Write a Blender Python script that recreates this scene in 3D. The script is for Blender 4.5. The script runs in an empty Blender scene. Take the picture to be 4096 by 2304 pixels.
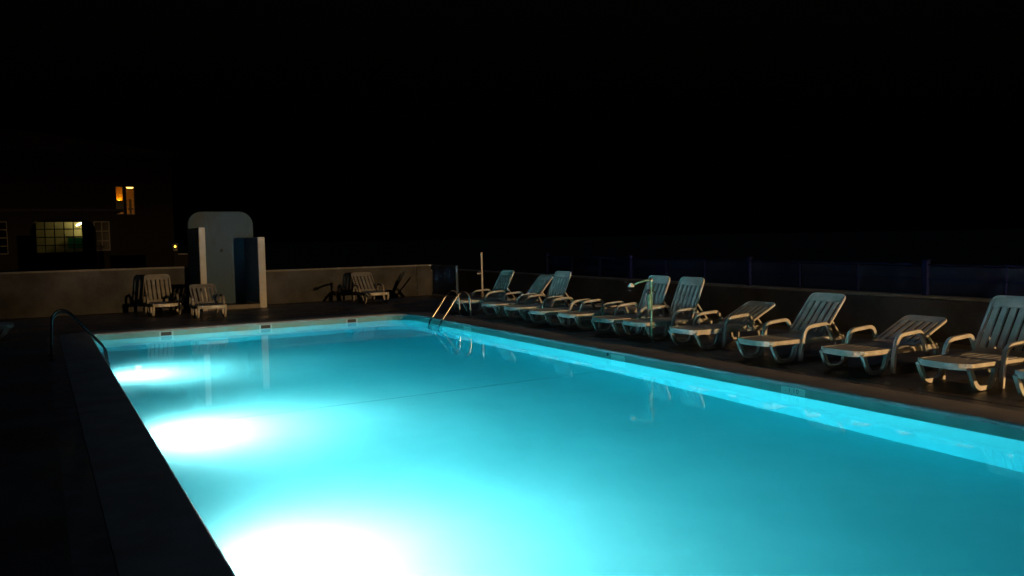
import bpy, bmesh, math, random
from mathutils import Matrix, Vector

random.seed(7)
R = math.radians
scene = bpy.context.scene
COL = scene.collection

# ---------------------------------------------------------------- camera
cam_d = bpy.data.cameras.new("camera")
cam = bpy.data.objects.new("camera", cam_d)
COL.objects.link(cam)
cam_d.sensor_width = 36.0
cam_d.lens = 29.03
cam_d.clip_start = 0.05
cam_d.clip_end = 2000.0
CAM_H = 1.92
yaw, pit, rol = R(29.854), R(3.555), R(-1.0785)
fw = Vector((math.sin(yaw) * math.cos(pit), math.cos(yaw) * math.cos(pit), -math.sin(pit)))
rt = Vector((math.cos(yaw), -math.sin(yaw), 0.0))
up = rt.cross(fw)
rt2 = math.cos(rol) * rt + math.sin(rol) * up
up2 = -math.sin(rol) * rt + math.cos(rol) * up
cam.matrix_world = Matrix(((rt2.x, up2.x, -fw.x, 0.0), (rt2.y, up2.y, -fw.y, 0.0),
                           (rt2.z, up2.z, -fw.z, CAM_H), (0, 0, 0, 1)))
scene.camera = cam

# ---------------------------------------------------------------- night sky, added cool fill, exposure
world = bpy.data.worlds.new("World")
scene.world = world
world.use_nodes = True
wn = world.node_tree
bg = wn.nodes["Background"]
sky = wn.nodes.new("ShaderNodeTexSky")
sky.sky_type = 'NISHITA'
sky.sun_disc = False
sky.sun_elevation = R(-4.0)
sky.sun_rotation = R(200)
SKY_STRENGTH = 0.05
wn.links.new(sky.outputs["Color"], bg.inputs["Color"])
bg.inputs["Strength"].default_value = SKY_STRENGTH

cool_fill_d = bpy.data.lights.new("cool_fill", 'SUN')  # added cool fill from out of view, lifts the left-hand deck
cool_fill_d.energy = 0.075
cool_fill_d.angle = R(0.5)
cool_fill_d.color = (0.50, 0.72, 1.0)
cool_fill = bpy.data.objects.new("cool_fill", cool_fill_d)
cool_fill.rotation_euler = (R(35), 0, R(135))
COL.objects.link(cool_fill)

scene.view_settings.view_transform = 'Standard'
scene.view_settings.look = 'None'
scene.view_settings.exposure = 0.0
scene.view_settings.gamma = 1.0
scene.view_settings.use_curve_mapping = False
scene.render.engine = 'CYCLES'
cy = scene.cycles
cy.max_bounces = 12
cy.diffuse_bounces = 5
cy.glossy_bounces = 4
cy.transmission_bounces = 8
cy.transparent_max_bounces = 12
cy.volume_bounces = 0
cy.sample_clamp_indirect = 40.0
cy.sample_clamp_direct = 0.0
cy.caustics_reflective = True
cy.caustics_refractive = True
cy.blur_glossy = 0.6
cy.use_denoising = True
try:
    cy.denoiser = 'OPENIMAGEDENOISE'
    cy.denoising_input_passes = 'RGB_ALBEDO_NORMAL'
except Exception:
    pass

# light levels
POOL_E = 2500.0          # emission of the underwater lenses
POOL_W = 850.0         # beam of each underwater lamp
LAMP_E = 27000.0         # floodlight on its pole behind the photographer
LAMP_POS = (11.8, -14.4, 2.2)
LAMP_COL = (1.0, 0.57, 0.23)


# ---------------------------------------------------------------- helpers
class MB:
    """collects geometry for ONE mesh object"""
    def __init__(self):
        self.v, self.f = [], []

    def quad(self, *p):
        b = len(self.v)
        self.v += [tuple(q) for q in p]
        self.f.append(tuple(range(b, b + len(p))))

    def box(self, x0, x1, y0, y1, z0, z1):
        b = len(self.v)
        self.v += [(x0, y0, z0), (x1, y0, z0), (x1, y1, z0), (x0, y1, z0),
                   (x0, y0, z1), (x1, y0, z1), (x1, y1, z1), (x0, y1, z1)]
        for q in ((0, 3, 2, 1), (4, 5, 6, 7), (0, 1, 5, 4), (1, 2, 6, 5), (2, 3, 7, 6), (3, 0, 4, 7)):
            self.f.append(tuple(b + i for i in q))

    def sweep(self, path, prof, up=Vector((0, 1, 0)), closed=False):
        """prof: (a, b) pairs in the section plane; a runs along side, b along up"""
        path = [Vector(p) for p in path]
        n, m = len(path), len(prof)
        rings = []
        for i, p in enumerate(path):
            if closed:
                t1, t0 = path[(i + 1) % n] - p, p - path[i - 1]
            else:
                t1 = path[min(i + 1, n - 1)] - path[min(i, n - 2)]
                t0 = path[max(i, 1)] - path[max(i - 1, 0)]
            t = t0.normalized() + t1.normalized()
            t.normalize()
            k = 1.0 / max(0.45, t.dot(t1.normalized()))
            s = t.cross(up).normalized()
            u2 = s.cross(t).normalized()
            b = len(self.v)
            for a, c in prof:
                self.v.append(tuple(p + s * (a * k) + u2 * c))
            rings.append(b)
        for i in range(n if closed else n - 1):
            b0, b1 = rings[i], rings[(i + 1) % n]
            for j in range(m):
                k2 = (j + 1) % m
                self.f.append((b0 + j, b0 + k2, b1 + k2, b1 + j))
        if not closed:
            self.f.append(tuple(rings[0] + j for j in reversed(range(m))))
            self.f.append(tuple(rings[-1] + j for j in range(m)))

    def tube(self, path, r, n=8, up=None):
        path = [Vector(p) for p in path]
        if up is None:
            d = (path[-1] - path[0]).normalized()
            up = Vector((0, 1, 0)) if abs(d.y) < 0.8 else Vector((1, 0, 0))
        prof = [(r * math.cos(2 * math.pi * i / n), r * math.sin(2 * math.pi * i / n)) for i in range(n)]
        self.sweep(path, prof, up)

    def prism(self, pts, axis, a0, a1):
        """pts: polygon in the plane normal to axis ('x','y','z'), extruded a0..a1"""
        def mk(p, a):
            return {'x': (a, p[0], p[1]), 'y': (p[0], a, p[1]), 'z': (p[0], p[1], a)}[axis]
        n, b = len(pts), len(self.v)
        self.v += [mk(p, a0) for p in pts] + [mk(p, a1) for p in pts]
        self.f.append(tuple(b + i for i in range(n)))
        self.f.append(tuple(b + n + i for i in reversed(range(n))))
        for i in range(n):
            j = (i + 1) % n
            self.f.append((b + i, b + n + i, b + n + j, b + j))

    def lathe(self, prof, n=16, c=(0, 0, 0), axis='z'):
        b = len(self.v)
        for r, h in prof:
            for i in range(n):
                a = 2 * math.pi * i / n
                x, y = r * math.cos(a), r * math.sin(a)
                p = {'z': (x, y, h), 'x': (h, x, y), 'y': (x, h, y)}[axis]
                self.v.append((p[0] + c[0], p[1] + c[1], p[2] + c[2]))
        for k in range(len(prof) - 1):
            for i in range(n):
                j = (i + 1) % n
                self.f.append((b + k * n + i, b + k * n + j, b + (k + 1) * n + j, b + (k + 1) * n + i))
        self.f.append(tuple(b + i for i in reversed(range(n))))
        self.f.append(tuple(b + (len(prof) - 1) * n + i for i in range(n)))

    def mesh(self, name, bevel=0.0, smooth=False, seg=1):
        me = bpy.data.meshes.new(name)
        me.from_pydata(self.v, [], self.f)
        bm = bmesh.new()
        bm.from_mesh(me)
        bmesh.ops.recalc_face_normals(bm, faces=bm.faces[:])
        if bevel > 0:
            es = [e for e in bm.edges if len(e.link_faces) == 2 and e.calc_face_angle(0) > 0.7]
            bmesh.ops.bevel(bm, geom=es, offset=bevel, segments=seg, affect='EDGES', clamp_overlap=True)
        if smooth:
            for f in bm.faces:
                f.smooth = True
        bm.to_mesh(me)
        bm.free()
        me.update()
        if smooth:
            try:
                me.set_sharp_from_angle(angle=R(38))
            except Exception:
                pass
        return me

    def build(self, name, mat, parent=None, bevel=0.0, smooth=False, seg=1):
        me = self.mesh(name, bevel, smooth, seg)
        return link(name, me, mat, parent)


def link(name, me, mat=None, parent=None):
    if mat is not None and not me.materials:
        me.materials.append(mat)
    o = bpy.data.objects.new(name, me)
    COL.objects.link(o)
    if parent is not None:
        o.parent = parent
    return o


def empty(name, loc=(0, 0, 0), rz=0.0):
    o = bpy.data.objects.new(name, None)
    o.location = loc
    o.rotation_euler = (0, 0, rz)
    o.empty_display_size = 0.1
    COL.objects.link(o)
    return o


def tag(o, label=None, cat=None, group=None, kind=None):
    if label: o["label"] = label
    if cat: o["category"] = cat
    if group: o["group"] = group
    if kind: o["kind"] = kind
    return o


def arc_path(pts, r, n=5):
    """polyline with its corners rounded"""
    pts = [Vector(p) for p in pts]
    out = [pts[0]]
    for i in range(1, len(pts) - 1):
        p, a, b = pts[i], pts[i - 1], pts[i + 1]
        da, db = (a - p), (b - p)
        q = min(r, da.length * 0.48, db.length * 0.48)
        s, e = p + da.normalized() * q, p + db.normalized() * q
        for k in range(n + 1):
            t = k / n
            out.append(s * (1 - t) ** 2 + p * 2 * t * (1 - t) + e * t * t)
    out.append(pts[-1])
    return out


# ---------------------------------------------------------------- materials
def principled(name, col, rough=0.5, spec=0.5, metal=0.0):
    m = bpy.data.materials.new(name)
    m.use_nodes = True
    b = m.node_tree.nodes["Principled BSDF"]
    b.inputs["Base Color"].default_value = (*col, 1)
    b.inputs["Roughness"].default_value = rough
    b.inputs["Specular IOR Level"].default_value = spec
    b.inputs["Metallic"].default_value = metal
    return m, m.node_tree, b


def noisy(name, c0, c1, scale=3.0, rough=(0.5, 0.7), detail=6.0, bump=0.0, bscale=40.0, stretch=(1, 1, 1),
          spec=0.4, lo=0.35, hi=0.68):
    m, nt, b = principled(name, c0, rough[0], spec)
    N, L = nt.nodes, nt.links
    tc = N.new("ShaderNodeTexCoord")
    mp = N.new("ShaderNodeMapping")
    mp.inputs["Scale"].default_value = stretch
    L.new(tc.outputs["Object"], mp.inputs["Vector"])
    n1 = N.new("ShaderNodeTexNoise")
    n1.inputs["Scale"].default_value = scale
    n1.inputs["Detail"].default_value = detail
    n1.inputs["Roughness"].default_value = 0.62
    L.new(mp.outputs["Vector"], n1.inputs["Vector"])
    cr = N.new("ShaderNodeValToRGB")
    cr.color_ramp.elements[0].position = lo
    cr.color_ramp.elements[1].position = hi
    cr.color_ramp.elements[0].color = (*c0, 1)
    cr.color_ramp.elements[1].color = (*c1, 1)
    L.new(n1.outputs["Fac"], cr.inputs["Fac"])
    L.new(cr.outputs["Color"], b.inputs["Base Color"])
    mr = N.new("ShaderNodeMapRange")
    mr.inputs["From Min"].default_value = lo
    mr.inputs["From Max"].default_value = hi
    mr.inputs["To Min"].default_value = rough[0]
    mr.inputs["To Max"].default_value = rough[1]
    L.new(n1.outputs["Fac"], mr.inputs["Value"])
    L.new(mr.outputs["Result"], b.inputs["Roughness"])
    if bump > 0:
        n2 = N.new("ShaderNodeTexNoise")
        n2.inputs["Scale"].default_value = bscale
        n2.inputs["Detail"].default_value = 4
        L.new(tc.outputs["Object"], n2.inputs["Vector"])
        bp = N.new("ShaderNodeBump")
        bp.inputs["Strength"].default_value = bump
        bp.inputs["Distance"].default_value = 0.01
        L.new(n2.outputs["Fac"], bp.inputs["Height"])
        L.new(bp.outputs["Normal"], b.inputs["Normal"])
    return m


def emission(name, col, strength):
    m = bpy.data.materials.new(name)
    m.use_nodes = True
    nt = m.node_tree
    nt.nodes.remove(nt.nodes["Principled BSDF"])
    e = nt.nodes.new("ShaderNodeEmission")
    e.inputs["Color"].default_value = (*col, 1)
    e.inputs["Strength"].default_value = strength
    nt.links.new(e.outputs[0], nt.nodes["Material Output"].inputs["Surface"])
    return m


M = {}
M['resin'] = noisy("white_resin", (0.36, 0.355, 0.325), (0.52, 0.515, 0.475), 5.0, (0.36, 0.52), spec=0.45)
M['deck'] = noisy("wet_deck", (0.04, 0.04, 0.044), (0.078, 0.077, 0.076), 0.9, (0.26, 0.62), bump=0.3, bscale=60, spec=0.35)
M['coping'] = noisy("coping_stone", (0.18, 0.175, 0.17), (0.28, 0.27, 0.26), 2.2, (0.45, 0.75), bump=0.35, bscale=70)
M['gutter'] = noisy("drain_gutter", (0.065, 0.068, 0.08), (0.11, 0.11, 0.125), 3.0, (0.25, 0.5), spec=0.5)
M['render'] = noisy("old_render", (0.031, 0.033, 0.035), (0.080, 0.085, 0.090), 1.1, (0.75, 0.9), detail=9, bump=0.5, bscale=30, spec=0.2)
M['wallcap'] = noisy("wall_cap", (0.11, 0.11, 0.105), (0.19, 0.185, 0.18), 4.0, (0.6, 0.8), bump=0.3)
M['shower'] = noisy("shower_paint", (0.34, 0.355, 0.355), (0.50, 0.51, 0.50), 1.6, (0.5, 0.7), bump=0.25, bscale=45, spec=0.3)
M['stained'] = noisy("stained_paint", (0.026, 0.052, 0.08), (0.045, 0.09, 0.135), 1.8, (0.5, 0.75), detail=9,
                     stretch=(1.6, 1, 0.7), bump=0.3, bscale=45, spec=0.3, lo=0.30, hi=0.5)
M['bluewall'] = noisy("blue_paint", (0.02, 0.06, 0.13), (0.035, 0.09, 0.18), 2.5, (0.4, 0.6))
M['poolpaint'] = noisy("pool_paint", (0.25, 0.635, 0.64), (0.29, 0.685, 0.69), 0.8, (0.6, 0.7), spec=0.2)
M['poolband'] = noisy("pool_band", (0.08, 0.23, 0.20), (0.12, 0.28, 0.25), 3.0, (0.35, 0.55), spec=0.4)
M['marker'] = noisy("marker_tile", (0.24, 0.44, 0.38), (0.30, 0.50, 0.44), 8.0, (0.3, 0.4))
M['ink'] = principled("marker_ink", (0.02, 0.05, 0.06), 0.6)[0]
M['seam'] = principled("floor_seam", (0.21, 0.54, 0.55), 0.7)[0]
M['skim'] = principled("skimmer_mouth", (0.012, 0.016, 0.012), 0.6)[0]
M['skimframe'] = principled("skimmer_frame", (0.20, 0.36, 0.36), 0.4)[0]
M['dullsteel'] = principled("dull_steel", (0.045, 0.045, 0.05), 0.45, 0.5, 1.0)[0]
M['darkresin'] = noisy("dark_resin", (0.16, 0.16, 0.15), (0.25, 0.25, 0.23), 5.0, (0.45, 0.6), spec=0.35)  # darker tone of the resin, for loungers by the back wall
M['steel'] = principled("stainless_steel", (0.62, 0.62, 0.61), 0.22, 0.5, 1.0)[0]
M['galv'] = noisy("painted_pole", (0.5, 0.5, 0.48), (0.66, 0.66, 0.63), 6.0, (0.35, 0.5))
M['greenpaint'] = noisy("green_enamel", (0.07, 0.20, 0.155), (0.10, 0.26, 0.20), 9.0, (0.2, 0.35), spec=0.5)
M['darkmetal'] = principled("dark_metal", (0.03, 0.03, 0.035), 0.5)[0]
M['navy'] = noisy("navy_mesh", (0.0013, 0.0032, 0.014), (0.0022, 0.005, 0.021), 2.0, (0.6, 0.8), spec=0.2)
M['navyrail'] = noisy("navy_rail", (0.0014, 0.0034, 0.026), (0.0024, 0.006, 0.040), 4.0, (0.7, 0.9), spec=0.08)
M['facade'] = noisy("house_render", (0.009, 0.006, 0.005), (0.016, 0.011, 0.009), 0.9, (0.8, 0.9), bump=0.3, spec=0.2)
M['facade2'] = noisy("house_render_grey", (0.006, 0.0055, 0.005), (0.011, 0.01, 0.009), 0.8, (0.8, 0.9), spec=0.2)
M['roof'] = noisy("roof_cover", (0.012, 0.011, 0.01), (0.02, 0.018, 0.016), 3.0, (0.8, 0.9))
M['frame'] = principled("window_frame", (0.012, 0.011, 0.010), 0.5)[0]
M['plaster'] = principled("room_plaster", (0.62, 0.56, 0.40), 0.9, 0.1)[0]
M['plaster2'] = principled("room_plaster_warm", (0.55, 0.36, 0.16), 0.9, 0.1)[0]
M['dimroom'] = principled("unlit_room", (0.012, 0.011, 0.01), 0.9, 0.1)[0]  # plaster coloured near black, so the rooms' darkness is painted in
M['tealcloth'] = principled("teal_board", (0.02, 0.42, 0.32), 0.6)[0]
M['cable'] = principled("black_cable", (0.02, 0.02, 0.02), 0.6)[0]
M['hill'] = principled("far_ground", (0.0025, 0.003, 0.0035), 0.9, 0.1)[0]
M['lens'] = emission("pool_lamp_lens", (2.4, 1.0, 0.90), POOL_E)
M['bulb'] = emission("lantern_bulb", (1.0, 0.5, 0.04), 8.0)
M['roomlamp'] = emission("room_lamp", (1.0, 0.58, 0.12), 7.0)
M['hiddenbulb'] = emission("hidden_room_bulb", (1.0, 0.55, 0.10), 90.0)
M['roomtube'] = emission("room_tube", (1.0, 0.88, 0.40), 85.0)
M['flood'] = emission("flood_lens", (1.0, 0.66, 0.32), 20.0)


def glass_pane():
    m = bpy.data.materials.new("clear_pane")
    m.use_nodes = True
    nt = m.node_tree
    nt.nodes.remove(nt.nodes["Principled BSDF"])
    t = nt.nodes.new("ShaderNodeBsdfTransparent")
    t.inputs["Color"].default_value = (0.85, 0.86, 0.8, 1)
    g = nt.nodes.new("ShaderNodeBsdfGlossy")
    g.inputs["Roughness"].default_value = 0.05
    mx = nt.nodes.new("ShaderNodeMixShader")
    mx.inputs[0].default_value = 0.06
    nt.links.new(t.outputs[0], mx.inputs[1])
    nt.links.new(g.outputs[0], mx.inputs[2])
    nt.links.new(mx.outputs[0], nt.nodes["Material Output"].inputs["Surface"])
    return m


def blind_cloth():
    m = bpy.data.materials.new("blind_cloth")
    m.use_nodes = True
    nt = m.node_tree
    nt.nodes.remove(nt.nodes["Principled BSDF"])
    d = nt.nodes.new("ShaderNodeBsdfDiffuse")
    d.inputs["Color"].default_value = (0.7, 0.5, 0.18, 1)
    t = nt.nodes.new("ShaderNodeBsdfTranslucent")
    t.inputs["Color"].default_value = (0.8, 0.55, 0.16, 1)
    mx = nt.nodes.new("ShaderNodeMixShader")
    mx.inputs[0].default_value = 0.7
    nt.links.new(d.outputs[0], mx.inputs[1])
    nt.links.new(t.outputs[0], mx.inputs[2])
    nt.links.new(mx.outputs[0], nt.nodes["Material Output"].inputs["Surface"])
    return m


def water_mat():
    m = bpy.data.materials.new("pool_water")
    m.use_nodes = True
    nt = m.node_tree
    N, L = nt.nodes, nt.links
    N.remove(N["Principled BSDF"])
    g = N.new("ShaderNodeBsdfGlass")
    g.inputs["IOR"].default_value = 1.333
    g.inputs["Roughness"].default_value = 0.045
    tc = N.new("ShaderNodeTexCoord")
    n1 = N.new("ShaderNodeTexNoise")
    n1.inputs["Scale"].default_value = 1.3
    n1.inputs["Detail"].default_value = 3
    L.new(tc.outputs["Object"], n1.inputs["Vector"])
    bp = N.new("ShaderNodeBump")
    bp.inputs["Strength"].default_value = 0.10
    bp.inputs["Distance"].default_value = 0.012
    L.new(n1.outputs["Fac"], bp.inputs["Height"])
    L.new(bp.outputs["Normal"], g.inputs["Normal"])
    va = N.new("ShaderNodeVolumeAbsorption")
    va.inputs["Color"].default_value = (0.08, 0.835, 0.915, 1)
    va.inputs["Density"].default_value = 0.5
    out = N["Material Output"]
    L.new(g.outputs[0], out.inputs["Surface"])
    L.new(va.outputs[0], out.inputs["Volume"])
    return m


M['pane'] = glass_pane()
M['blind'] = blind_cloth()
M['water'] = water_mat()

# ================================================================ THE SETTING
PX0, PX1, PY0, PY1 = 0.896, 8.258, -2.2, 19.905     # pool edges
WZ = -0.160                                          # water level
Y_BREAK = 11.25                                      # where the floor starts to drop


def outline(off, seg=8):
    """rounded pool outline, grown outwards by off (counter-clockwise)"""
    x0, x1, y0, y1 = PX0 - off, PX1 + off, PY0 - off, PY1 + off
    pts = []
    for cx, cy_, sx, sy, r, a0 in ((x1, y0, -1, 1, 0.70, -90), (x1, y1, -1, -1, 0.70, 0),
                                   (x0, y1, 1, -1, 0.16, 90), (x0, y0, 1, 1, 0.16, 180)):
        rr = r + off
        ox, oy = cx + sx * rr, cy_ + sy * rr
        for k in range(seg + 1):
            a = R(a0 + 90.0 * k / seg)
            pts.append((ox + rr * math.cos(a), oy + rr * math.sin(a)))
    return pts


def ring(rows):
    """rows: (offset, z) pairs swept around the pool"""
    mb = MB()
    loops = []
    for off, z in rows:
        b = len(mb.v)
        pts = outline(off)
        mb.v += [(x, y, z) for x, y in pts]
        loops.append((b, len(pts)))
    for (b0, n), (b1, _) in zip(loops, loops[1:]):
        for i in range(n):
            j = (i + 1) % n
            mb.f.append((b0 + i, b0 + j, b1 + j, b1 + i))
    return mb


def ring_obj(name, rows, mat, smooth=False):
    o = ring(rows).build(name, mat, None, 0, smooth)
    return tag(o, kind='structure')


def fl(y):
    return WZ - 1.17 if y < Y_BREAK else WZ - 1.17 - (y - Y_BREAK) * (0.80 / 8.65)


COPW, GUTW = 0.57, 0.24
# coping with a rounded nose
nose = [(0.012, -0.060), (-0.008, -0.052), (-0.020, -0.036), (-0.022, -0.022), (-0.014, -0.008), (0.002, 0.0)]
ring_obj("coping", nose + [(COPW - 0.012, 0.0), (COPW, -0.006), (COPW, -0.05)], M['coping'], True)
ring_obj("drain_gutter", [(COPW + 0.004, -0.03), (COPW + 0.004, -0.014), (COPW + GUTW, -0.010)], M['gutter'])


# deck sheet to the horizon with a hole for the pool
def deck():
    bm = bmesh.new()
    a = [bm.verts.new((x, y, -0.006)) for x, y in outline(COPW + GUTW - 0.01)]
    b = [bm.verts.new(p) for p in ((-14, -22, -0.006), (13.3, -22, -0.006), (13.3, 27.2, -0.006), (-14, 27.2, -0.006))]
    es = []
    for lp in (a, b):
        for i in range(len(lp)):
            es.append(bm.edges.new((lp[i], lp[(i + 1) % len(lp)])))
    bmesh.ops.triangle_fill(bm, edges=es, use_beauty=True)
    for f in bm.faces:
        if f.calc_center_median().z < 0 and f.normal.z < 0:
            f.normal_flip()
    # drop faces that filled the pool itself
    kill = [f for f in bm.faces if PX0 < f.calc_center_median().x < PX1 and PY0 < f.calc_center_median().y < PY1
            and all(abs(v.co.x) < 100 for v in f.verts)]
    bmesh.ops.delete(bm, geom=kill, context='FACES')
    me = bpy.data.meshes.new("deck")
    bm.to_mesh(me)
    bm.free()
    o = link("deck", me, M['deck'])
    tag(o, kind='structure')


deck()
def land():
    f = MB()
    x0, x1, y0, y1, z = -14, 13.3, -22, 27.2, -0.006
    f.quad((-900, -400, z), (x0, -400, z), (x0, 900, z), (-900, 900, z))
    f.quad((x1, -400, z), (900, -400, z), (900, 900, z), (x1, 900, z))
    f.quad((x0, -400, z), (x1, -400, z), (x1, y0, z), (x0, y0, z))
    f.quad((x0, y1, z), (x1, y1, z), (x1, 900, z), (x0, 900, z))
    tag(f.build("ground", M['hill']), kind='structure')


land()

# pool shell
band_low = WZ - 0.03
ring_obj("pool_band", [(0.0, -0.050), (-0.006, -0.050), (-0.006, band_low), (0.0, band_low)], M['poolband'])
mb = MB()
pts = outline(0.0)
n = len(pts)
b0 = len(mb.v)
mb.v += [(x, y, -0.055) for x, y in pts]
mb.v += [(x, y, fl(y) - 0.02) for x, y in pts]
for i in range(n):
    j = (i + 1) % n
    mb.f.append((i, j, n + j, n + i))
tag(mb.build("pool_wall", M['poolpaint']), kind='structure')
mb = MB()
for y0, y1 in ((PY0 - 0.02, Y_BREAK), (Y_BREAK, PY1 + 0.02)):
    mb.quad((PX0 - .02, y0, fl(y0)), (PX1 + .02, y0, fl(y0)), (PX1 + .02, y1, fl(y1)), (PX0 - .02, y1, fl(y1)))
tag(mb.build("pool_floor", M['poolpaint']), kind='structure')
mb = MB()
mb.box(PX0 + .02, PX1 - .02, Y_BREAK - .02, Y_BREAK + .02, fl(0) - 0.02, fl(0) + 0.004)
tag(mb.build("floor_seam", M['seam']), kind='structure')

# water body
mb = MB()
wp = outline(0.012)
mb.prism(wp, 'z', -2.6, WZ)
tag(mb.build("water", M['water']), kind='structure')

# ---------------------------------------------------------------- underwater lamps on the left wall
LY = [6.20, 10.75, 16.10]
mb_h = MB()
mb_h.lathe([(0.0, 0.0), (0.165, 0.0), (0.165, 0.018), (0.150, 0.030), (0.128, 0.034), (0.126, 0.020), (0.0, 0.020)], 24, axis='x')
h_me = mb_h.mesh("lamp_ring", 0, True)
mb_l = MB()
mb_l.lathe([(0.001, 0.024), (0.122, 0.024), (0.110, 0.036), (0.06, 0.044), (0.001, 0.046)], 18, axis='x')
l_me = mb_l.mesh("lens", 0, True)
lamp_labels = ["round underwater lamp giving the nearest, largest white glow in the pool",
               "round underwater lamp behind the middle white glow along the left pool wall",
               "round underwater lamp of the small far white glow near the left ladder"]
for k, y in enumerate(LY):
    t = empty("pool_lamp", (PX0, y, fl(y) + 0.65))
    link("lamp_ring", h_me, M['steel'], t)
    link("lens", l_me, M['lens'], t)
    sd = bpy.data.lights.new("pool_beam", 'SPOT')
    sd.energy = POOL_W
    sd.color = (2.4, 1.0, 0.90)
    sd.spot_size = R(164)
    sd.spot_blend = 1.0
    sd.shadow_soft_size = 0.10
    so = bpy.data.objects.new("pool_beam", sd)
    so.location = (PX0 + 0.10, y, fl(y) + 0.65)
    so.rotation_euler = Vector((1.0, 0.0, -0.16)).to_track_quat('-Z', 'Y').to_euler()
    COL.objects.link(so)
    tag(t, lamp_labels[k],
        "pool lamp", "underwater lamps in the left pool wall")

# ---------------------------------------------------------------- skimmers in the far wall
sk_lab = ["dark rectangular skimmer mouth in far pool wall, nearest the left ladder",
          "dark rectangular skimmer mouth in the middle of the far pool wall",
          "dark rectangular skimmer mouth in far pool wall, nearest the rounded corner"]
for k, x in enumerate((2.44, 4.64, 6.77)):
    t = empty("pool_skimmer", (x, PY1 - 0.006, -0.105))
    f = MB()
    for bx in ((-.150, .150, .036, .046), (-.150, .150, -.060, -.046), (-.150, -.112, -.046, .036), (.112, .150, -.046, .036)):
        f.box(bx[0], bx[1], -0.010, 0.004, bx[2], bx[3])
    f.build("skimmer_frame", M['skimframe'], t)
    f = MB()
    f.box(-.111, .111, -0.004, 0.003, -.0455, .0355)
    f.build("skimmer_mouth", M['skim'], t)
    tag(t, sk_lab[k], "skimmer", "skimmers in the far pool wall")

# ---------------------------------------------------------------- depth markers on the right wall
def text_mesh(s, size):
    cu = bpy.data.curves.new("txt", 'FONT')
    cu.body = s
    cu.size = size
    cu.align_x = 'CENTER'
    cu.align_y = 'CENTER'
    cu.extrude = 0.0006
    ob = bpy.data.objects.new("txt", cu)
    COL.objects.link(ob)
    dg = bpy.context.evaluated_depsgraph_get()
    me = bpy.data.meshes.new_from_object(ob.evaluated_get(dg))
    bpy.data.objects.remove(ob)
    me.materials.clear()
    return me


for (y, w, txt, lab) in ((7.25, .38, "- 1.10", "pale depth tile reading 1.10 on the right pool wall"),
                         (10.90, .37, None, "blank pale tile on the right pool wall opposite the shower post"),
                         (16.41, .37, None, "faint pale tile on the right pool wall beside the far ladder")):
    t = empty("depth_marker", (PX1 - 0.006, y, -0.105))
    f = MB()
    f.box(-0.005, 0.002, -w / 2, w / 2, -0.046, 0.043)
    f.build("tile", M['marker'], t, 0.0015)
    if txt:
        # face -X, read from the pool: text x runs towards -Y
        for ch, nm, dx in (("-", "dash", -0.115), ("1", "digit", -0.055), (".", "point", -0.018), ("1", "digit", 0.02), ("0", "digit", 0.075)):
            o = link(nm, text_mesh(ch, 0.085), M['ink'], t)
            o.matrix_local = Matrix(((0, 0, -1, -0.0062), (-1, 0, 0, -dx), (0, 1, 0, -0.027 if ch == "." else -0.002), (0, 0, 0, 1)))
    tag(t, lab, "depth marker", "depth tiles on the right pool wall")
t = empty("wall_inlet", (PX1 - 0.006, 11.18, -0.088))
f = MB(); f.lathe([(0.0, 0.0), (0.026, 0.0), (0.026, -0.006), (0.017, -0.008), (0.015, -0.002), (0.0, -0.002)], 14, axis='x')
f.build("inlet_ring", M['skim'], t)
tag(t, "small dark round inlet beside the blank tile on the right pool wall", "inlet")

# ---------------------------------------------------------------- boundary walls
def wall(name, x0, x1, y0, y1, h, label, mat=None, capt=0.05, over=0.03):
    t = empty(name, ((x0 + x1) / 2, (y0 + y1) / 2, -0.006))
    hx, hy = (x1 - x0) / 2, (y1 - y0) / 2
    f = MB(); f.box(-hx, hx, -hy, hy, 0, h - capt)
    f.build("wall_body", mat or M['render'], t)
    f = MB(); f.box(-hx - over, hx + over, -hy - over, hy + over, h - capt, h)
    f.build("coping_stone", M['wallcap'], t, 0.008)
    tag(t, label, "wall")
    return t


BWY = 25.62
wall("boundary_wall", -14.0, 3.82, BWY, BWY + 0.24, 1.24, "low stained rendered wall behind the two left sun loungers")
wall("boundary_wall", 5.74, 11.56, BWY, BWY + 0.24, 1.045, "low brown rendered wall between the shower and the blue gate")
wall("boundary_wall", 13.22, 13.46, -12.0, 27.5, 0.775, "long low wall behind the row of sun loungers, under the blue fence", over=0.02)
wall("boundary_wall", 11.85, 13.2, BWY + 1.4, BWY + 1.62, 0.80, "short dark wall behind the open blue gate", over=0.02)

# black cable down the far wall
mb = MB()
mb.tube([(11.02, BWY - 0.012, 1.0), (11.04, BWY - 0.012, 0.78), (11.00, BWY - 0.012, 0.60), (11.05, BWY - 0.012, 0.42),
         (11.02, BWY - 0.012, 0.22), (11.04, BWY - 0.012, 0.0)], 0.010, 6)
tag(mb.build("hanging_cable", M['cable'], None, 0, True), "thin dark cable hanging down the far wall beside the blue gate", "cable")

# blue gate leaf standing open
t = empty("open_gate", (11.60, BWY - 0.02, 0.0))
for k in range(9):
    f = MB(); f.box(-0.014, 0.014, -1.74 + k * 0.193, -1.74 + k * 0.193 + 0.187, 0.05, 0.975)
    f.build("board", M['bluewall'], t, 0.004)
f = MB()
f.box(0.0145, 0.045, -1.76, 0.0, 0.15, 0.25); f.box(0.0145, 0.045, -1.76, 0.0, 0.75, 0.85)
f.build("brace", M['bluewall'], t)
f = MB(); f.box(-0.03, 0.05, -1.78, 0.0, 0.977, 1.03)
f.build("top_rail", M['wallcap'], t, 0.006)
f = MB(); f.box(-0.03, 0.05, -1.86, -1.785, 0.0, 1.03)
f.build("gate_post", M['bluewall'], t, 0.006)
tag(t, "dark blue boarded gate standing open at the far right corner", "gate")

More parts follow.
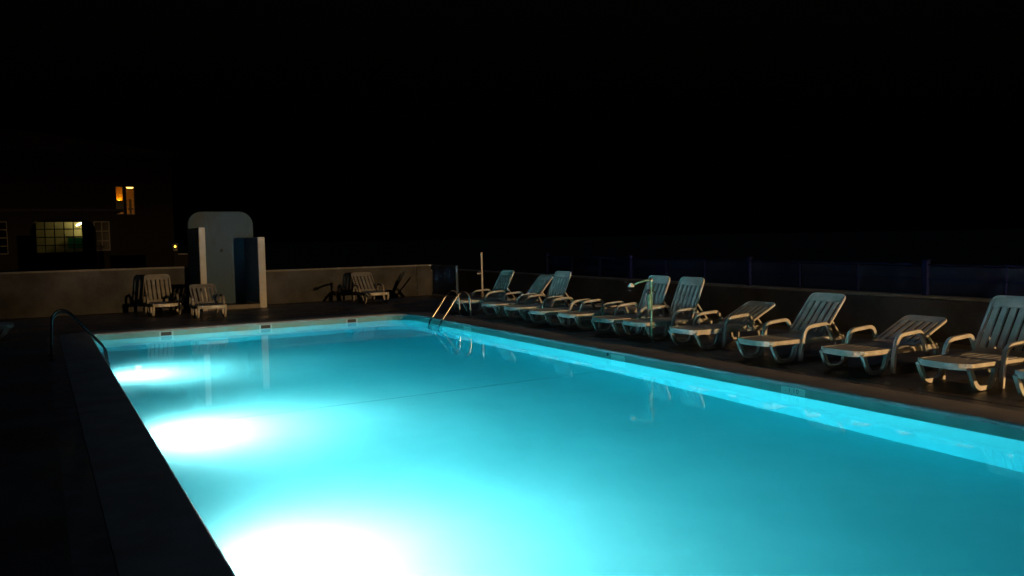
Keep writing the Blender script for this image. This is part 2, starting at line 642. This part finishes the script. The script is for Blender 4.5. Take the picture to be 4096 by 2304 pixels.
# navy fence on the right wall
t = empty("windbreak_fence", (13.34, 10.0, 0.769))
ys = [-3.4, 0.65, 4.72, 8.82, 12.92, 17.04, 21.1]
for y in ys:
    f = MB(); f.box(-0.05, 0.05, y - 10 - 0.05, y - 10 + 0.05, 0, 0.60); f.box(-0.06, 0.06, y - 10 - 0.06, y - 10 + 0.06, 0.60, 0.625)
    f.build("post", M['navyrail'], t, 0.008)
for a, b in zip(ys, ys[1:]):
    for k in (1, 2):
        y = a + (b - a) * k / 3 - 10
        f = MB(); f.tube([(0, y, 0), (0, y, 0.52)], 0.016, 6)
        f.build("stay", M['navyrail'], t, 0, True)
    f = MB(); f.box(0.018, 0.026, a - 10 + 0.055, b - 10 - 0.055, 0.02, 0.50)
    f.build("mesh_panel", M['navy'], t)
    for z in (0.52, 0.27):
        f = MB(); f.box(-0.016, 0.016, a - 10 + 0.052, b - 10 - 0.052, z, z + 0.03)
        f.build("rail", M['navyrail'], t)
tag(t, "navy blue mesh fence with square posts on the wall behind the loungers", "fence")

# ================================================================ SUN LOUNGERS
# local axes: +x from the foot end to the head end, y across, origin on the floor under the foot end
HW = 0.33
HINGE = (1.17, 0.315)


def lounger_meshes():
    P = {}
    # frame: bowed foot bar and two side rails
    f = MB()
    path = [(1.64, -HW, 0.285), (1.17, -HW, 0.285), (0.10, -HW, 0.300)]
    for k in range(1, 10):
        a = k / 10
        y = -HW + 0.05 + (2 * HW - 0.10) * a
        path.append((0.045 - 0.045 * math.sin(math.pi * a), y, 0.300))
    path += [(0.10, HW, 0.300), (1.17, HW, 0.285), (1.64, HW, 0.285)]
    path = arc_path(path[:3], 0.02, 1)[:-1] + path[2:]
    f.sweep(path, [(-0.018, -0.046), (0.020, -0.046), (0.020, 0.028), (0.016, 0.032), (-0.018, 0.032)], Vector((0, 0, 1)))
    P['seat_frame'] = f.mesh("seat_frame", 0, False)
    # cross bars
    f = MB()
    f.box(-0.02, 0.025, -HW + 0.02, HW - 0.02, 0.262, 0.296)
    P['cross_bar'] = f.mesh("cross_bar", 0.004)
    f = MB(); f.box(1.585, 1.63, -HW + 0.02, HW - 0.02, 0.258, 0.292)
    P['rear_bar'] = f.mesh("rear_bar", 0.004)
    # seat: solid foot panel with slots towards the middle
    f = MB(); f.box(0.045, 0.44, -HW + 0.018, HW - 0.018, 0.302, 0.326)
    P['foot_panel'] = f.mesh("foot_panel", 0.008, seg=2)
    f = MB(); f.box(0.445, 1.10, -0.050, 0.050, 0.302, 0.325)
    P['seat_slat'] = f.mesh("seat_slat", 0.006)
    f = MB(); f.box(1.105, 1.165, -HW + 0.018, HW - 0.018, 0.298, 0.322)
    P['seat_end'] = f.mesh("seat_end", 0.006)
    # U-shaped leg (rail - floor - rail), flat section
    f = MB()
    path = arc_path([(0.07, 0, 0.285), (0.205, 0, 0.029), (0.50, 0, 0.029), (0.585, 0, 0.285)], 0.10, 5)
    f.sweep(path, [(-0.029, -0.026), (0.029, -0.026), (0.029, 0.026), (-0.029, 0.026)], Vector((0, 1, 0)))
    P['leg'] = f.mesh("leg", 0.003)
    # armrest: inverted U with posts running down outside the rail
    f = MB()
    path = arc_path([(0.625, 0, 0.0), (0.655, 0, 0.28), (0.725, 0, 0.500), (1.21, 0, 0.530), (1.30, 0, 0.36), (1.34, 0, 0.23)], 0.12, 5)
    f.sweep(path, [(-0.026, -0.028), (0.026, -0.028), (0.026, 0.028), (-0.026, 0.028)], Vector((0, 1, 0)))
    P['armrest'] = f.mesh("armrest", 0.005)
    # rear leg
    f = MB()
    path = arc_path([(1.46, 0, 0.27), (1.50, 0, 0.022), (1.64, 0, 0.022), (1.65, 0, 0.27)], 0.06, 4)
    f.sweep(path, [(-0.020, -0.024), (0.020, -0.024), (0.020, 0.024), (-0.020, 0.024)], Vector((0, 1, 0)))
    P['rear_leg'] = f.mesh("rear_leg", 0.003)
    # backrest (hinge at its origin, lying along +x)
    L = 0.82
    W = 0.315
    f = MB()
    prof = [(-0.020, -0.017), (0.020, -0.017), (0.020, 0.017), (-0.020, 0.017)]
    path = arc_path([(0.0, -W, 0), (L, -W, 0), (L, W, 0), (0.0, W, 0)], 0.09, 5)
    f.sweep(path, prof, Vector((0, 0, 1)))
    f.box(L - 0.145, L - 0.015, -W + 0.03, W - 0.03, -0.012, 0.014)
    f.box(0.0, 0.075, -W + 0.018, W - 0.018, -0.012, 0.014)
    P['backrest'] = f.mesh("backrest", 0.004)
    f = MB(); f.box(0.078, L - 0.148, -0.040, 0.040, -0.012, 0.018)
    P['back_slat'] = f.mesh("back_slat", 0.006)
    f = MB(); f.box(0.078, L - 0.148, -W + 0.025, W - 0.025, -0.0145, -0.012)
    P['prop'] = None
    return P


LM = lounger_meshes()


def prop_mesh(ang):
    """stay from the rear rail up to the back of the backrest"""
    a = R(ang)
    d = 0.34
    x, z = HINGE[0] + d * math.cos(a) + 0.02 * math.sin(a), HINGE[1] + d * math.sin(a) - 0.025 * math.cos(a)
    f = MB()
    dx = min(0.26, 0.08 + 0.3 * math.sin(a))
    foot = (min(1.62, x + dx), 0, 0.30)
    f.sweep([(x, 0, z), foot], [(-0.014, -0.014), (0.014, -0.014), (0.014, 0.014), (-0.014, 0.014)], Vector((0, 1, 0)))
    return f.mesh("prop", 0.002)


def make_lounger():
    t = empty("sun_lounger")
    m = M['resin']
    for x in (0.52, 1.10):
        link('cross_bar', LM['cross_bar'], m, t).location = (x, 0, 0)
    for k in ('seat_frame', 'rear_bar', 'foot_panel', 'seat_end'):
        link(k, LM[k], m, t)
    for k in range(5):
        o = link('seat_slat', LM['seat_slat'], m, t)
        o.location = (0, (k - 2) * 0.122, 0)
    for s in (-1, 1):
        link('leg', LM['leg'], m, t).location = (0, s * (HW - 0.005), 0)
        link('armrest', LM['armrest'], m, t).location = (0, s * (HW + 0.047), 0)
        link('rear_leg', LM['rear_leg'], m, t).location = (0, s * (HW - 0.005), 0)
    b = link('backrest', LM['backrest'], m, t)
    b.location = (HINGE[0], 0, HINGE[1])
    for k in range(5):
        o = link('back_slat', LM['back_slat'], m, b)
        o.location = (0, (k - 2) * 0.113, 0)
    return t


def copy_tree(o, parent=None):
    c = o.copy()
    COL.objects.link(c)
    c.parent = parent
    for ch in o.children:
        copy_tree(ch, c)
    return c


def set_back(t, ang):
    for ch in list(t.children):
        if ch.name.split('.')[0] == 'backrest':
            ch.rotation_euler = (0, -R(ang), 0)
    if ang > 5:
        me = prop_mesh(ang)
        for s in (-1, 1):
            link('prop', me, M['resin'], t).location = (0, s * (HW - 0.035), 0)


GR = "white sun loungers lined up along the right side of the pool"
ROW = [  # front x, near y, back angle, yaw, label
    (9.19, 18.57, 60, 0.5, "farthest white sun lounger of the right row, back raised beside the far ladder"),
    (9.27, 17.09, 48, -1.5, "white sun lounger with half raised back, second from the far end of the row"),
    (9.25, 15.89, 66, 1.0, "white lounger with steep raised back beside the two flat loungers, further side"),
    (9.18, 14.70, 1.5, 0.0, "white lounger lying flat, further of the two flat ones in the right row"),
    (9.29, 13.72, 1.5, -0.8, "white lounger lying flat, nearer of the two flat ones in the right row"),
    (9.28, 12.48, 66, 0.0, "white lounger with steep raised back directly behind the foot shower post"),
    (9.34, 11.57, 66, 0.6, "white lounger with steep raised back, just nearer than the foot shower post"),
    (9.24, 10.15, 25, -0.5, "white sun lounger with low tilted back between two loungers with raised backs"),
    (9.08, 8.40, 47, 0.8, "white sun lounger with half raised warm lit back, third fully visible from the right"),
    (9.24, 7.00, 23, 0.0, "white sun lounger with low tilted slatted back, second from right edge of photo"),
    (9.31, 5.61, 58, -1.2, "white sun lounger with tall raised back cut by the right edge of the photo"),
    (9.29, 4.42, 3, 0.0, "lounger nearest the photographer, only its foot corner at the right photo edge"),
    (9.25, 3.10, 3, 0.0, None),
    (9.30, 1.80, 3, 0.0, None),
]
proto = make_lounger()
for i, (x, y, a, yw, lab) in enumerate(ROW):
    if lab is None:
        continue
    t = proto if i == 0 else copy_tree(proto_clean)
    if i == 0:
        proto_clean = copy_tree(proto)
    t.location = (x, y + 0.36, 0.0)
    t.rotation_euler = (0, 0, R(yw))
    set_back(t, a)
    tag(t, lab, "sun lounger", GR)

GB = "white sun loungers standing by the back wall"
for x, y, a, yw, lab in (
        (2.92, 23.30, 62, 92, "dim white sun lounger with raised slatted back, left of the shower wall"),
        (3.78, 21.75, 34, 88, "dim white sun lounger with its foot end before the left shower fin"),
        (8.78, 23.30, 42, 87, "dim white sun lounger standing alone before the wall right of the shower")):
    t = copy_tree(proto_clean)
    t.location = (x, y, 0.0)
    t.rotation_euler = (0, 0, R(yw))
    set_back(t, a)
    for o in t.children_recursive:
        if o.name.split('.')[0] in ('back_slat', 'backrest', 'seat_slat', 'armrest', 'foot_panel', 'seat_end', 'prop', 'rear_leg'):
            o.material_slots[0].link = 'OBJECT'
            o.material_slots[0].material = M['darkresin']
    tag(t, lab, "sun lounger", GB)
t = proto_clean
t.location = (-0.50, 19.85, 0.0)
t.rotation_euler = (0, 0, R(176))
set_back(t, 35)
tag(t, "white lounger foot end just entering the photo's left edge, left of the pool", "sun lounger", "white sun loungers left of the pool")

# ================================================================ LADDERS
def ladder(x_edge, sgn, ys, top, label, mat, kz=0.02):
    """sgn +1: deck lies towards +x"""
    t = empty("pool_ladder", (x_edge, sum(ys) / 2, 0.0))
    yc = sum(ys) / 2
    for y in ys:
        f = MB()
        s = sgn
        path = [(-0.10 * s, y - yc, -1.25), (-0.10 * s, y - yc, -0.30), (-0.07 * s, y - yc, kz - 0.12), (0.03 * s, y - yc, kz),
                (0.40 * s, y - yc, top - 0.11), (0.50 * s, y - yc, top - 0.015), (0.62 * s, y - yc, top - 0.01),
                (0.73 * s, y - yc, top - 0.12), (0.76 * s, y - yc, 0.0)]
        f.tube(arc_path(path, 0.10, 4), 0.021 if s > 0 else 0.017, 10, Vector((0, 1, 0)))
        h = f.build("handrail", mat, t, 0, True)
        f = MB(); f.lathe([(0.05, -0.006), (0.05, 0.006), (0.034, 0.014), (0.0, 0.014)], 14, (0.76 * s, y - yc, 0.0))
        f.build("flange", mat, h, 0, True)
    for z in (-0.24, -0.52, -0.80, -1.08):
        f = MB(); f.box(-0.135 * s if s > 0 else 0.065, -0.065 if s > 0 else 0.135, ys[0] - yc + 0.02, ys[1] - yc - 0.02, z - 0.012, z + 0.012)
        f.build("step", M['steel'], t, 0.004)
    tag(t, label, "pool ladder", "steel pool ladders")


ladder(PX1, 1, (17.72, 18.32), 0.63, "steel ladder with glinting handrails at the far right corner of the pool", M["steel"])
ladder(PX0, -1, (15.85, 16.45), 0.80, "dark steel ladder handrails over the left pool edge", M["dullsteel"], 0.22)

# ================================================================ FOOT SHOWER POST
t = empty("foot_shower", (9.40, 11.43, 0.0))
f = MB(); f.tube([(0, 0, 0), (0.004, 0, 1.06)], 0.019, 10)
f.build("post", M['greenpaint'], t, 0, True)
f = MB(); f.lathe([(0.06, 0.0), (0.06, 0.012), (0.03, 0.022), (0.0, 0.022)], 16)
f.build("base_plate", M['steel'], t, 0, True)
f = MB(); f.lathe([(0.0, 0.60), (0.036, 0.60), (0.040, 0.62), (0.040, 0.84), (0.030, 0.86), (0.0, 0.86)], 14, (-0.030, 0.012, 0))
f.build("valve_body", M['greenpaint'], t, 0, True)
f = MB(); f.lathe([(0.0, 0.0), (0.05, 0.0), (0.055, 0.02), (0.03, 0.04), (0.0, 0.04)], 12, (-0.06, 0.02, 0.90), axis='x')
f.build("knob", M['darkmetal'], t, 0, True)
f = MB(); f.tube([(0.0, -0.02, 0.93), (0.03, -0.03, 0.91), (0.065, -0.03, 0.885)], 0.012, 8)
f.build("lever", M['steel'], t, 0, True)
f = MB(); f.tube(arc_path([(0.004, 0, 1.04), (0.004, 0, 1.105), (-0.10, 0.03, 1.105), (-0.24, 0.09, 1.06), (-0.31, 0.12, 1.03)], 0.05, 4), 0.020, 10)
f.build("arm", M['greenpaint'], t, 0, True)
f = MB(); f.lathe([(0.0, 0.05), (0.02, 0.05), (0.055, 0.0), (0.055, -0.018), (0.0, -0.020)], 14, (-0.345, 0.13, 1.015))
f.build("shower_head", M['galv'], t, 0, True)
f = MB(); f.lathe([(0.0, 1.09), (0.034, 1.09), (0.036, 1.115), (0.026, 1.14), (0.0, 1.145)], 14)
f.build("cap", M['steel'], t, 0, True)
tag(t, "slim green foot shower post with bent arm before the loungers", "shower post")

# ================================================================ PARASOL POLE
t = empty("parasol_pole", (11.83, 22.45, 0.0))
f = MB(); f.tube([(0, 0, 0.08), (0, 0, 1.42)], 0.030, 12)
f.build("pole", M['galv'], t, 0, True)
f = MB(); f.lathe([(0.0, 1.40), (0.036, 1.40), (0.036, 1.455), (0.0, 1.46)], 12)
f.build("cap", M['galv'], t, 0, True)
f = MB(); f.lathe([(0.0, 0.0), (0.26, 0.0), (0.26, 0.05), (0.06, 0.09), (0.05, 0.22), (0.0, 0.22)], 20)
f.build("base", M['wallcap'], t, 0, True)
f = MB(); f.tube([(-0.03, 0, 0.82), (-0.12, -0.02, 0.80), (-0.17, -0.02, 0.815)], 0.014, 8)
f.build("crank", M['galv'], t, 0, True)
tag(t, "bare pale parasol pole behind the farthest lounger, near the blue gate", "pole")

# ================================================================ SHOWER WALL
t = empty("shower_wall", (4.80, 25.0, -0.006))
pts = []
x0, x1, zt, rr = -0.84, 1.06, 2.855, 0.41
pts += [(x0, 0.0), (x1, 0.0)]
for k in range(9):
    a = R(90.0 * k / 8)
    pts.append((x1 - rr + rr * math.cos(a), zt - rr + rr * math.sin(a)))
for k in range(9):
    a = R(90 + 90.0 * k / 8)
    pts.append((x0 + rr + rr * math.cos(a), zt - rr + rr * math.sin(a)))
f = MB(); f.prism(pts, 'y', 1.30, 1.52)
f.build("back_panel", M['stained'], t, 0.012, seg=2)
f = MB(); f.box(-0.845, -0.685, -0.60, 1.298, 0.0, 2.345)
f.build("side_fin", M['shower'], t, 0.012, seg=2)
f = MB(); f.box(0.765, 0.955, -0.60, 1.298, 0.0, 2.05)
f.build("side_fin", M['shower'], t, 0.012, seg=2)
# blue inner lining of the right fin
f = MB(); f.box(0.754, 0.7625, -0.585, 1.28, 0.13, 2.03)
f.build("blue_shade_lining", M['bluewall'], t)
f = MB(); f.box(-0.8535, -0.8465, -0.585, 1.28, 0.0, 2.33)  # dark blue sheet paints shade onto the left fin's white outer side
f.build("blue_shade_lining", M['bluewall'], t)
f = MB(); f.box(-0.682, 0.762, -0.60, -0.42, 0.0, 0.125)
f.build("tray_kerb", M['wallcap'], t, 0.01)
f = MB(); f.box(-0.682, 0.752, -0.418, 1.296, 0.0, 0.05)
f.build("tray_floor", M['gutter'], t)
f = MB(); f.lathe([(0.0, 1.297), (0.05, 1.297), (0.05, 1.27), (0.028, 1.255), (0.028, 1.21), (0.0, 1.208)], 14, (0.10, 0, 1.68), axis='y')
f.build("tap", M['dullsteel'], t, 0, True)
tag(t, "pale shower wall with rounded top and two side fins by the back wall", "shower")

# ================================================================ HOUSE IN THE DARK
def facade(mb, x0, x1, z0, z1, y, holes, depth):
    xs = sorted({x0, x1, *[h[0] for h in holes], *[h[1] for h in holes]})
    zs = sorted({z0, z1, *[h[2] for h in holes], *[h[3] for h in holes]})
    for a, b in zip(xs, xs[1:]):
        for c, d in zip(zs, zs[1:]):
            mx, mz = (a + b) / 2, (c + d) / 2
            if any(h[0] < mx < h[1] and h[2] < mz < h[3] for h in holes):
                continue
            mb.quad((a, y, c), (b, y, c), (b, y, d), (a, y, d))
    for h in holes:
        a, b, c, d = h
        mb.quad((a, y, c), (a, y + depth, c), (a, y + depth, d), (a, y, d))
        mb.quad((b, y, c), (b, y, d), (b, y + depth, d), (b, y + depth, c))
        mb.quad((a, y, c), (b, y, c), (b, y + depth, c), (a, y + depth, c))
        mb.quad((a, y, d), (a, y + depth, d), (b, y + depth, d), (b, y, d))


def room(parent, x0, x1, y0, y1, z0, z1, mat):
    f = MB()
    f.quad((x0, y1, z0), (x1, y1, z0), (x1, y1, z1), (x0, y1, z1))
    f.quad((x0, y0, z0), (x0, y1, z0), (x0, y1, z1), (x0, y0, z1))
    f.quad((x1, y0, z0), (x1, y1, z0), (x1, y1, z1), (x1, y0, z1))
    f.quad((x0, y0, z0), (x1, y0, z0), (x1, y1, z0), (x0, y1, z0))
    f.quad((x0, y0, z1), (x1, y0, z1), (x1, y1, z1), (x0, y1, z1))
    return f.build("room", mat, parent)


# --- two-storey house with the amber window pair
HY = 55.0
h = empty("house", (0.0, HY, -0.006))
mb = MB()
facade(mb, -9.0, 7.45, 0.0, 7.3, 0.0, [(4.26, 4.70, 3.70, 5.41), (4.82, 5.32, 3.68, 5.41), (-4.0, -3.1, 3.8, 5.3)], 0.25)
mb.quad((-9, 0, 0), (-9, 9, 0), (-9, 9, 7.3), (-9, 0, 7.3))
mb.quad((7.45, 0, 0), (7.45, 9, 0), (7.45, 9, 7.3), (7.45, 0, 7.3))
mb.quad((-9, 9, 0), (7.45, 9, 0), (7.45, 9, 7.3), (-9, 9, 7.3))
mb.build("wall", M['facade'], h)
f = MB(); f.prism([(-9.4, 7.305), (7.85, 7.305), (7.85, 7.42), (-0.8, 8.5), (-9.4, 7.42)], 'y', -0.4, 9.4)
f.build("roof", M['roof'], h)


def window(parent, a, b, c, d, y, cols, rows, bar=0.03, lab=None):
    w = empty("window", ((a + b) / 2, y, c))
    w.parent = parent
    if lab: w["label"] = lab
    hw, hh = (b - a) / 2, d - c
    f = MB()
    f.box(-hw, -hw + 0.05, 0, 0.06, 0, hh); f.box(hw - 0.05, hw, 0, 0.06, 0, hh)
    f.box(-hw + 0.05, hw - 0.05, 0, 0.06, 0, 0.05); f.box(-hw + 0.05, hw - 0.05, 0, 0.06, hh - 0.05, hh)
    for k in range(1, cols):
        x = -hw + 2 * hw * k / cols
        f.box(x - bar / 2, x + bar / 2, 0.005, 0.055, 0.05, hh - 0.05)
    for k in range(1, rows):
        z = hh * k / rows
        f.box(-hw + 0.05, hw - 0.05, 0.008, 0.052, z - bar / 2, z + bar / 2)
    f.build("frame", M['frame'], w)
    for i in range(cols):
        for j in range(rows):
            xa = -hw + 2 * hw * i / cols + (0.05 if i == 0 else bar / 2)
            xb = -hw + 2 * hw * (i + 1) / cols - (0.05 if i == cols - 1 else bar / 2)
            za = hh * j / rows + (0.05 if j == 0 else bar / 2)
            zb = hh * (j + 1) / rows - (0.05 if j == rows - 1 else bar / 2)
            f = MB(); f.box(xa, xb, 0.026, 0.032, za, zb)
            f.build("pane", M['pane'], w)
    return w


# amber pair: a blind on the left, open doorway with railing on the right
w = window(h, 4.26, 4.70, 3.70, 5.41, 0.12, 1, 1, lab="amber lit narrow window with its blind half down")
f = MB(); f.box(-0.19, 0.19, 0.10, 0.106, 0.85, 1.66)
f.build("blind", M['blind'], w)
f = MB(); f.box(-0.19, 0.19, 0.11, 0.13, 0.14, 0.849)
f.build("dark_panel", M['frame'], w)
w2 = window(h, 4.82, 5.32, 3.68, 5.41, 0.12, 1, 1, lab="amber lit narrow window with a railing and ceiling lamp showing")
f = MB()
for z in (0.36, 0.60, 0.84):
    f.box(-0.25, 0.25, -0.10, -0.07, z - 0.012, z + 0.012)
for k in range(7):
    x = -0.22 + k * 0.073
    f.box(x - 0.007, x + 0.007, -0.095, -0.075, 0.05, 0.84)
f.build("railing", M['frame'], w2)
f = MB(); f.box(0.02, 0.14, 0.9, 1.1, 0.02, 1.0); f.box(-0.02, 0.20, 0.8, 1.2, 0.35, 0.45)
f.build("furniture", M['frame'], w2)
room(h, 4.05, 5.55, 0.26, 2.6, 3.60, 5.55, M['plaster2'])
f = MB(); f.lathe([(0.0, 5.40), (0.20, 5.40), (0.20, 5.34), (0.12, 5.31), (0.0, 5.30)], 16, (5.12, 0.62, 0))
f.build("ceiling_lamp", M['roomlamp'], h, 0, True)
f = MB(); f.lathe([(0.0, 4.56), (0.07, 4.56), (0.07, 4.64), (0.0, 4.66)], 12, (4.48, 0.45, 0))
f.build("hidden_bulb", M['hiddenbulb'], h, 0, True)  # unseen bulb added to light the blind and room from behind
w3 = window(h, -4.0, -3.1, 3.8, 5.3, 0.12, 2, 2, lab="unlit upper window")
tag(h, "dark two storey house with one pair of amber lit windows upstairs", "house")

# --- low wing with the many-paned window
G = empty("garden_room", (0.0, 48.0, -0.006))
mb = MB()
facade(mb, -9.0, 3.75, 0.0, 3.62, 0.0, [(-0.02, 2.12, 1.52, 3.15), (2.62, 3.38, 1.60, 3.13), (-3.4, -1.2, 1.52, 3.15)], 0.2)
mb.quad((-9, 0, 0), (-9, 6.9, 0), (-9, 6.9, 3.62), (-9, 0, 3.62))
mb.quad((3.75, 0, 0), (3.75, 6.9, 0), (3.75, 6.9, 3.62), (3.75, 0, 3.62))
mb.build("wall", M['facade2'], G)
f = MB(); f.box(-9.3, 4.05, -0.35, 6.95, 3.625, 3.76)
f.build("roof", M['roof'], G, 0.02)
window(G, -0.02, 2.12, 1.52, 3.15, 0.06, 5, 4, 0.05, "yellow lit window of twenty panes with a teal board behind")
window(G, 2.62, 3.38, 1.60, 3.13, 0.06, 2, 3, 0.04, "unlit small window")
window(G, -3.4, -1.2, 1.52, 3.15, 0.06, 5, 4, 0.05, "unlit window of twenty panes")
room(G, -0.6, 2.35, 0.21, 1.05, 0.9, 3.4, M['plaster'])
room(G, 2.55, 3.45, 0.21, 2.0, 1.4, 3.3, M['dimroom'])
room(G, -3.6, -1.0, 0.21, 2.0, 1.3, 3.3, M['dimroom'])
f = MB(); f.tube([(1.86, 0.62, 2.93), (2.10, 0.45, 3.06)], 0.020, 8)
f.build("ceiling_tube", M['roomtube'], G, 0, True)
f = MB(); f.box(1.42, 2.12, 0.36, 0.40, 1.75, 2.30)
f.build("teal_board", M['tealcloth'], G)
f = MB(); f.box(1.35, 2.30, 0.42, 0.90, 2.31, 2.38)
f.build("shelf", M['frame'], G)
tag(G, "low garden room with a dim yellow many paned window", "building")

# --- lantern beyond the back wall
t = empty("garden_lantern", (4.76, 35.0, -0.006))
f = MB(); f.box(-0.09, 0.09, -0.09, 0.09, 0.0, 1.62)
f.build("post", M['facade2'], t, 0.01)
f = MB(); f.lathe([(0.0, 1.745), (0.018, 1.75), (0.032, 1.775), (0.032, 1.80), (0.015, 1.83), (0.0, 1.835)], 12)
f.build("bulb", M['bulb'], t, 0, True)
f = MB(); f.lathe([(0.0, 1.955), (0.02, 1.95), (0.16, 1.885), (0.16, 1.88), (0.0, 1.88)], 12)
f.box(-0.07, 0.07, -0.07, 0.07, 1.622, 1.69)
for sx, sy in ((-1, -1), (1, -1), (1, 1), (-1, 1)):
    f.box(sx * 0.065 - 0.008, sx * 0.065 + 0.008, sy * 0.065 - 0.008, sy * 0.065 + 0.008, 1.69, 1.882)
f.build("cage", M['darkmetal'], t)
tag(t, "small glowing yellow lantern on a post beyond the left wall", "lantern")
wall("garden_wall", 4.95, 7.4, 36.0, 36.2, 1.5, "dim garden wall beside the glowing yellow lantern", M['facade2'])

# ================================================================ FLOODLIGHT BEHIND THE PHOTOGRAPHER
LZ = LAMP_POS[2]
t = empty("floodlight", (LAMP_POS[0], LAMP_POS[1] - 0.25, 0.0))
f = MB(); f.tube([(0, 0, 0), (0, 0, LZ + 0.2)], 0.05, 12)
f.build("pole", M['galv'], t, 0, True)
f = MB(); f.box(-0.18, 0.18, 0.05, 0.20, LZ - 0.12, LZ + 0.12)
hd = f.build("lamp_head", M['darkmetal'], t, 0.02)
f = MB(); f.box(-0.15, 0.15, 0.201, 0.206, LZ - 0.09, LZ + 0.09)
f.build("lens", M['flood'], hd)
f = MB(); f.box(-0.30, 0.30, 0.207, 0.90, LZ + 0.012, LZ + 0.02)
f.build("added_visor", M['darkmetal'], t)  # unseen hood added to keep the beam off the house
tag(t, "warm floodlight on a pole beyond the near end of the pool", "floodlight")
sd = bpy.data.lights.new("floodlight_beam", 'SPOT')
sd.energy = LAMP_E
sd.color = LAMP_COL
sd.spot_size = R(40)
sd.spot_blend = 0.55
sd.shadow_soft_size = 0.03
so = bpy.data.objects.new("floodlight_beam", sd)
so.location = LAMP_POS
so.rotation_euler = (Vector((11.6, 25.0, 0.3)) - Vector(LAMP_POS)).to_track_quat('-Z', 'Y').to_euler()
COL.objects.link(so)
